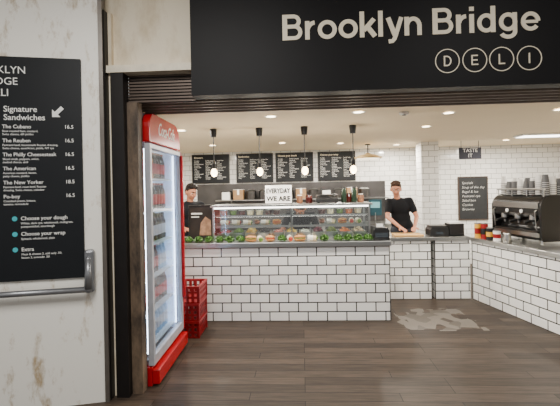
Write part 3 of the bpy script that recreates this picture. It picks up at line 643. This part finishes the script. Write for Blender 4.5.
# ------------------------------------------------------------------ people
def hand(b,w,d,n,ts,curl=0.35):
    w=Vector(w); d=Vector(d).normalized(); n=Vector(n); n=(n-d*n.dot(d)).normalized(); s=d.cross(n)*ts
    Rm=Matrix((s,d,n)).transposed()
    b.sph(w+d*0.045,(0.040,0.052,0.017),Rm); b.cap(w-d*.01,w+d*0.03,0.026,0.024)
    for i,(ln,off) in enumerate(((.068,.031),(.077,.011),(.071,-.010),(.056,-.030))):
        p=w+d*(0.085-0.004*i)+s*off; dr_=d.copy()
        for k in range(3):
            ang=curl*(0.5+0.5*k); dr_=(dr_*math.cos(ang)-n*math.sin(ang)).normalized()
            q=p+dr_*ln*(0.45,0.32,0.23)[k]; b.cap(p,q,0.0095-0.001*k,0.0088-0.001*k,10); p=q
    p=w+d*0.025+s*0.03; q=p+(d*0.7+s*0.75-n*.15).normalized()*0.04; b.cap(p,q,0.013,0.011,10); b.cap(q,q+(d*0.95+s*0.2-n*.2).normalized()*0.032,0.011,0.008,10)
def person(label,loc,rot,J,skin,shirtm,hairm,trousm,head_yaw=0,head_pitch=0):
    """local frame: faces -Y, feet on z=0"""
    t=thing('person',label,'person',loc,rot)
    V=lambda k:Vector(J[k])
    b=B()
    hc=V('neck'); 
    HM=Matrix.Translation(hc)@Matrix.Rotation(head_yaw,4,'Z')@Matrix.Rotation(head_pitch,4,'X')
    R3=HM.to_3x3()
    def hp(x,y,z): return HM@Vector((x,y,z))
    b.sph(hp(0,-0.002,0.115),(0.074,0.090,0.10),R3,24,16); b.sph(hp(0,-0.035,0.06),(0.056,0.062,0.062),R3); b.sph(hp(0,-0.068,0.022),(0.026,0.022,0.02),R3)
    b.cap(hp(0,-0.094,0.098),hp(0,-0.115,0.068),0.007,0.014); b.sph(hp(0,-0.085,0.126),(0.050,0.014,0.009),R3)
    b.sph(hp(-0.03,-0.07,0.072),(0.025,0.025,0.028),R3); b.sph(hp(0.03,-0.07,0.072),(0.025,0.025,0.028),R3)
    for sx in(-1,1): b.sph(hp(0.077*sx,0.005,0.09),(0.012,0.022,0.032),R3)
    b.cap(V('chest')+(V('neck')-V('chest'))*0.55,hp(0,0.0,0.04),0.052,0.050)
    up=(V('chest')-V('pelvis')).normalized(); sx=(V('shL')-V('shR')).normalized()
    TR3=Matrix((sx,up.cross(sx),up)).transposed()
    def torso(bb,e):
        P=V('pelvis');C=V('chest')
        bb.sph(P,(0.160+e,0.115+e,0.13+e),TR3,20,12); bb.sph(P.lerp(C,0.45),(0.138+e,0.100+e,0.16+e),TR3,20,12); bb.sph(C,(0.155+e,0.112+e,0.16+e),TR3,20,12)
        bb.cap(C.lerp(V('shL'),0.35)+up*.03,V('shL')-sx*0.015,0.068+e,0.045+e); bb.cap(C.lerp(V('shR'),0.35)+up*.03,V('shR')+sx*0.015,0.068+e,0.045+e)
    torso(b,0)
    for s in'LR':
        b.cap(V('sh'+s),V('el'+s),0.044,0.036); b.cap(V('el'+s),V('wr'+s),0.036,0.024)
        hand(b,J['wr'+s],J['hd'+s],J['hn'+s],1 if s=='R' else -1,J.get('curl',0.35))
        b.cap(V('hip'+s),V('kn'+s),0.085,0.055); b.cap(V('kn'+s),V('an'+s),0.055,0.038)
        b.sph(V('an'+s)+Vector((0,-0.06,-0.035)),(0.045,0.12,0.04))
    mk('body_skin',b,skin,t,remesh=0.0065)
    sb=B(); torso(sb,0.014)
    for s in'LR': sb.cap(V('sh'+s),V('sh'+s).lerp(V('el'+s),0.62),0.056,0.053)
    mk('t_shirt',sb,shirtm,t,remesh=0.012)
    tb=B(); tb.sph(V('pelvis')-up*.06,(0.172,0.124,0.13),TR3)
    for s in'LR': tb.cap(V('hip'+s),V('kn'+s),0.098,0.07); tb.cap(V('kn'+s),V('an'+s)+Vector((0,0,.03)),0.07,0.055)
    mk('trousers',tb,trousm,t,remesh=0.014)
    for s in'LR':
        mk('shoe',B().sph(V('an'+s)+Vector((0,-0.06,-0.03)),(0.052,0.135,0.05)).box(V('an'+s).x-.045,V('an'+s).x+.045,V('an'+s).y-.17,V('an'+s).y+.06,0.0,0.03),blackm,t,remesh=0.01)
    # short hair: cap-less, irregular fringe and tapered sides
    hb=B(); 
    hb.sph(hp(0,0.012,0.150),(0.079,0.088,0.076),R3,20,12); hb.sph(hp(0,0.040,0.110),(0.076,0.062,0.080),R3)
    for sx_ in(-1,1): hb.cap(hp(0.068*sx_,-0.018,0.155),hp(0.070*sx_,-0.004,0.110),0.014,0.008)
    random.seed(3)
    for k in range(46):
        a=random.uniform(0,2*math.pi); rr=random.uniform(0,0.074)
        hb.sph(hp(rr*math.cos(a),rr*math.sin(a)*1.05-0.010,0.230-rr*rr*7),(0.014,0.020,0.016),R3,8,6)
    for k in range(9):
        x=-0.054+0.0135*k; zz=0.190-abs(x+0.02)*0.35+(k%2)*0.006
        hb.cap(hp(x,-0.060,zz+0.02),hp(x+0.008,-0.084+abs(x)*0.25,zz-0.008),0.012,0.006,8)
    mk('hair',hb,hairm,t,remesh=0.0055)
    ew=mat('eye_white',(205,196,188),0.3); ei=mat('eye_dark',(34,24,20),0.3); lip=mat('lips',(140,72,66),0.5)
    for sx_ in(-1,1):
        e=mk('eye',B().sph(hp(0.031*sx_,-0.086,0.105),(0.014,0.009,0.008),R3,12,8),ew,t,smooth=True)
        mk('iris',B().sph(hp(0.031*sx_,-0.094,0.103),(0.008,0.003,0.007),R3,10,6),ei,e)
        mk('eyebrow',B().cap(hp(0.014*sx_,-0.101,0.127),hp(0.048*sx_,-0.090,0.129),0.006,0.004,8),hairm,t)
    mk('mouth',B().sph(hp(0,-0.095,0.045),(0.024,0.006,0.007),R3),lip,t,smooth=True)
    return t
legs=dict(hipL=(0.09,0,0.90),hipR=(-0.09,0,0.90),knL=(0.11,-0.01,0.48),knR=(-0.11,-0.01,0.48),anL=(0.12,0.0,0.085),anR=(-0.12,0,0.085))
dk=mat('dark_brown_hair',(62,44,34),0.75,var=0.35,scale=70,spec=0.2); bk=mat('black_hair',(30,24,22),0.7,var=0.3,scale=60,spec=0.2)
tee=mat('black_cotton',(18,19,23),0.85,var=0.12,scale=30,spec=0.2); jeans=mat('dark_trousers',(30,32,42),0.8)
J=dict(legs,pelvis=(0,0,0.97),chest=(-0.05,-0.02,1.25),neck=(-0.10,-0.06,1.45),shL=(0.12,-0.02,1.355),shR=(-0.22,-0.03,1.345),
 elL=(0.20,-0.10,1.11),elR=(-0.26,-0.16,1.11),wrL=(0.10,-0.34,0.965),wrR=(-0.12,-0.40,0.965),hdL=(-0.45,-1,-0.22),hdR=(0.35,-1,-0.22),hnL=(0,0,1),hnR=(0,0,1))
person('person in a black t-shirt working at a wooden chopping board',(1.60,6.47,0),0,J,skinm,tee,dk,jeans,head_yaw=R(-14),head_pitch=R(15))
J2=dict(legs,pelvis=(0,0,0.97),chest=(0,-0.01,1.27),neck=(0,-0.03,1.47),shL=(0.18,-0.01,1.37),shR=(-0.18,-0.01,1.37),
 elL=(0.24,-0.04,1.09),elR=(-0.24,-0.05,1.09),wrL=(0.16,-0.22,1.03),wrR=(-0.14,-0.24,1.03),hdL=(-0.3,-1,-0.1),hdR=(0.3,-1,-0.1),hnL=(0.2,0,1),hnR=(-.2,0,1))
person('person in a black t-shirt with dark hair standing behind the counter',(-1.70,6.0,0),R(35),J2,skin2,tee,bk,jeans,head_yaw=R(15),head_pitch=R(16))
J3=dict(legs,pelvis=(0,0.05,0.93),chest=(0,-0.20,1.13),neck=(0,-0.35,1.23),shL=(0.18,-0.25,1.19),shR=(-0.18,-0.25,1.19),
 elL=(0.27,-0.33,0.95),elR=(-0.27,-0.33,0.95),wrL=(0.16,-0.52,0.86),wrR=(-0.16,-0.52,0.86),hdL=(-0.3,-0.6,-0.7),hdR=(0.3,-0.6,-0.7),hnL=(0,-0.5,.5),hnR=(0,-.5,.5))
person('person in a dark t-shirt bending forward behind the display case',(-0.02,6.25,0),0,J3,skin2,tee,bk,jeans,head_pitch=R(48))
# ------------------------------------------------------------------ lamps
light('corridor_fill','AREA',(-0.9,0.6,3.45),125,(1,0.97,0.92),1.4,shape='SQUARE')  # unseen area light added as fill for the shopfront and left wall
light('corridor_fill','AREA',(1.8,0.9,3.45),36,(1,0.97,0.92),1.2,shape='SQUARE')  # second, weaker fill light added out of view
light('panel_lamp','AREA',(3.8,6.5,ZC-0.06),50,(1,0.96,0.9),0.4,shape='SQUARE')
w=bpy.data.worlds.new('World'); S.world=w; w.use_nodes=True
w.node_tree.nodes['Background'].inputs[0].default_value=(0.97,0.95,0.93,1); w.node_tree.nodes['Background'].inputs[1].default_value=0.5
# ------------------------------------------------------------------ camera
cd=bpy.data.cameras.new('cam'); cam=bpy.data.objects.new('cam',cd); COL.objects.link(cam)
cd.sensor_width=36; cd.lens=25.71; cd.shift_y=-15/560
cam.matrix_world=Matrix.Translation((0,0,1.6))@Matrix.Rotation(R(3),4,'Z')@Matrix.Rotation(R(90),4,'X')@Matrix.Rotation(R(-1.2),4,'Z')
S.camera=cam
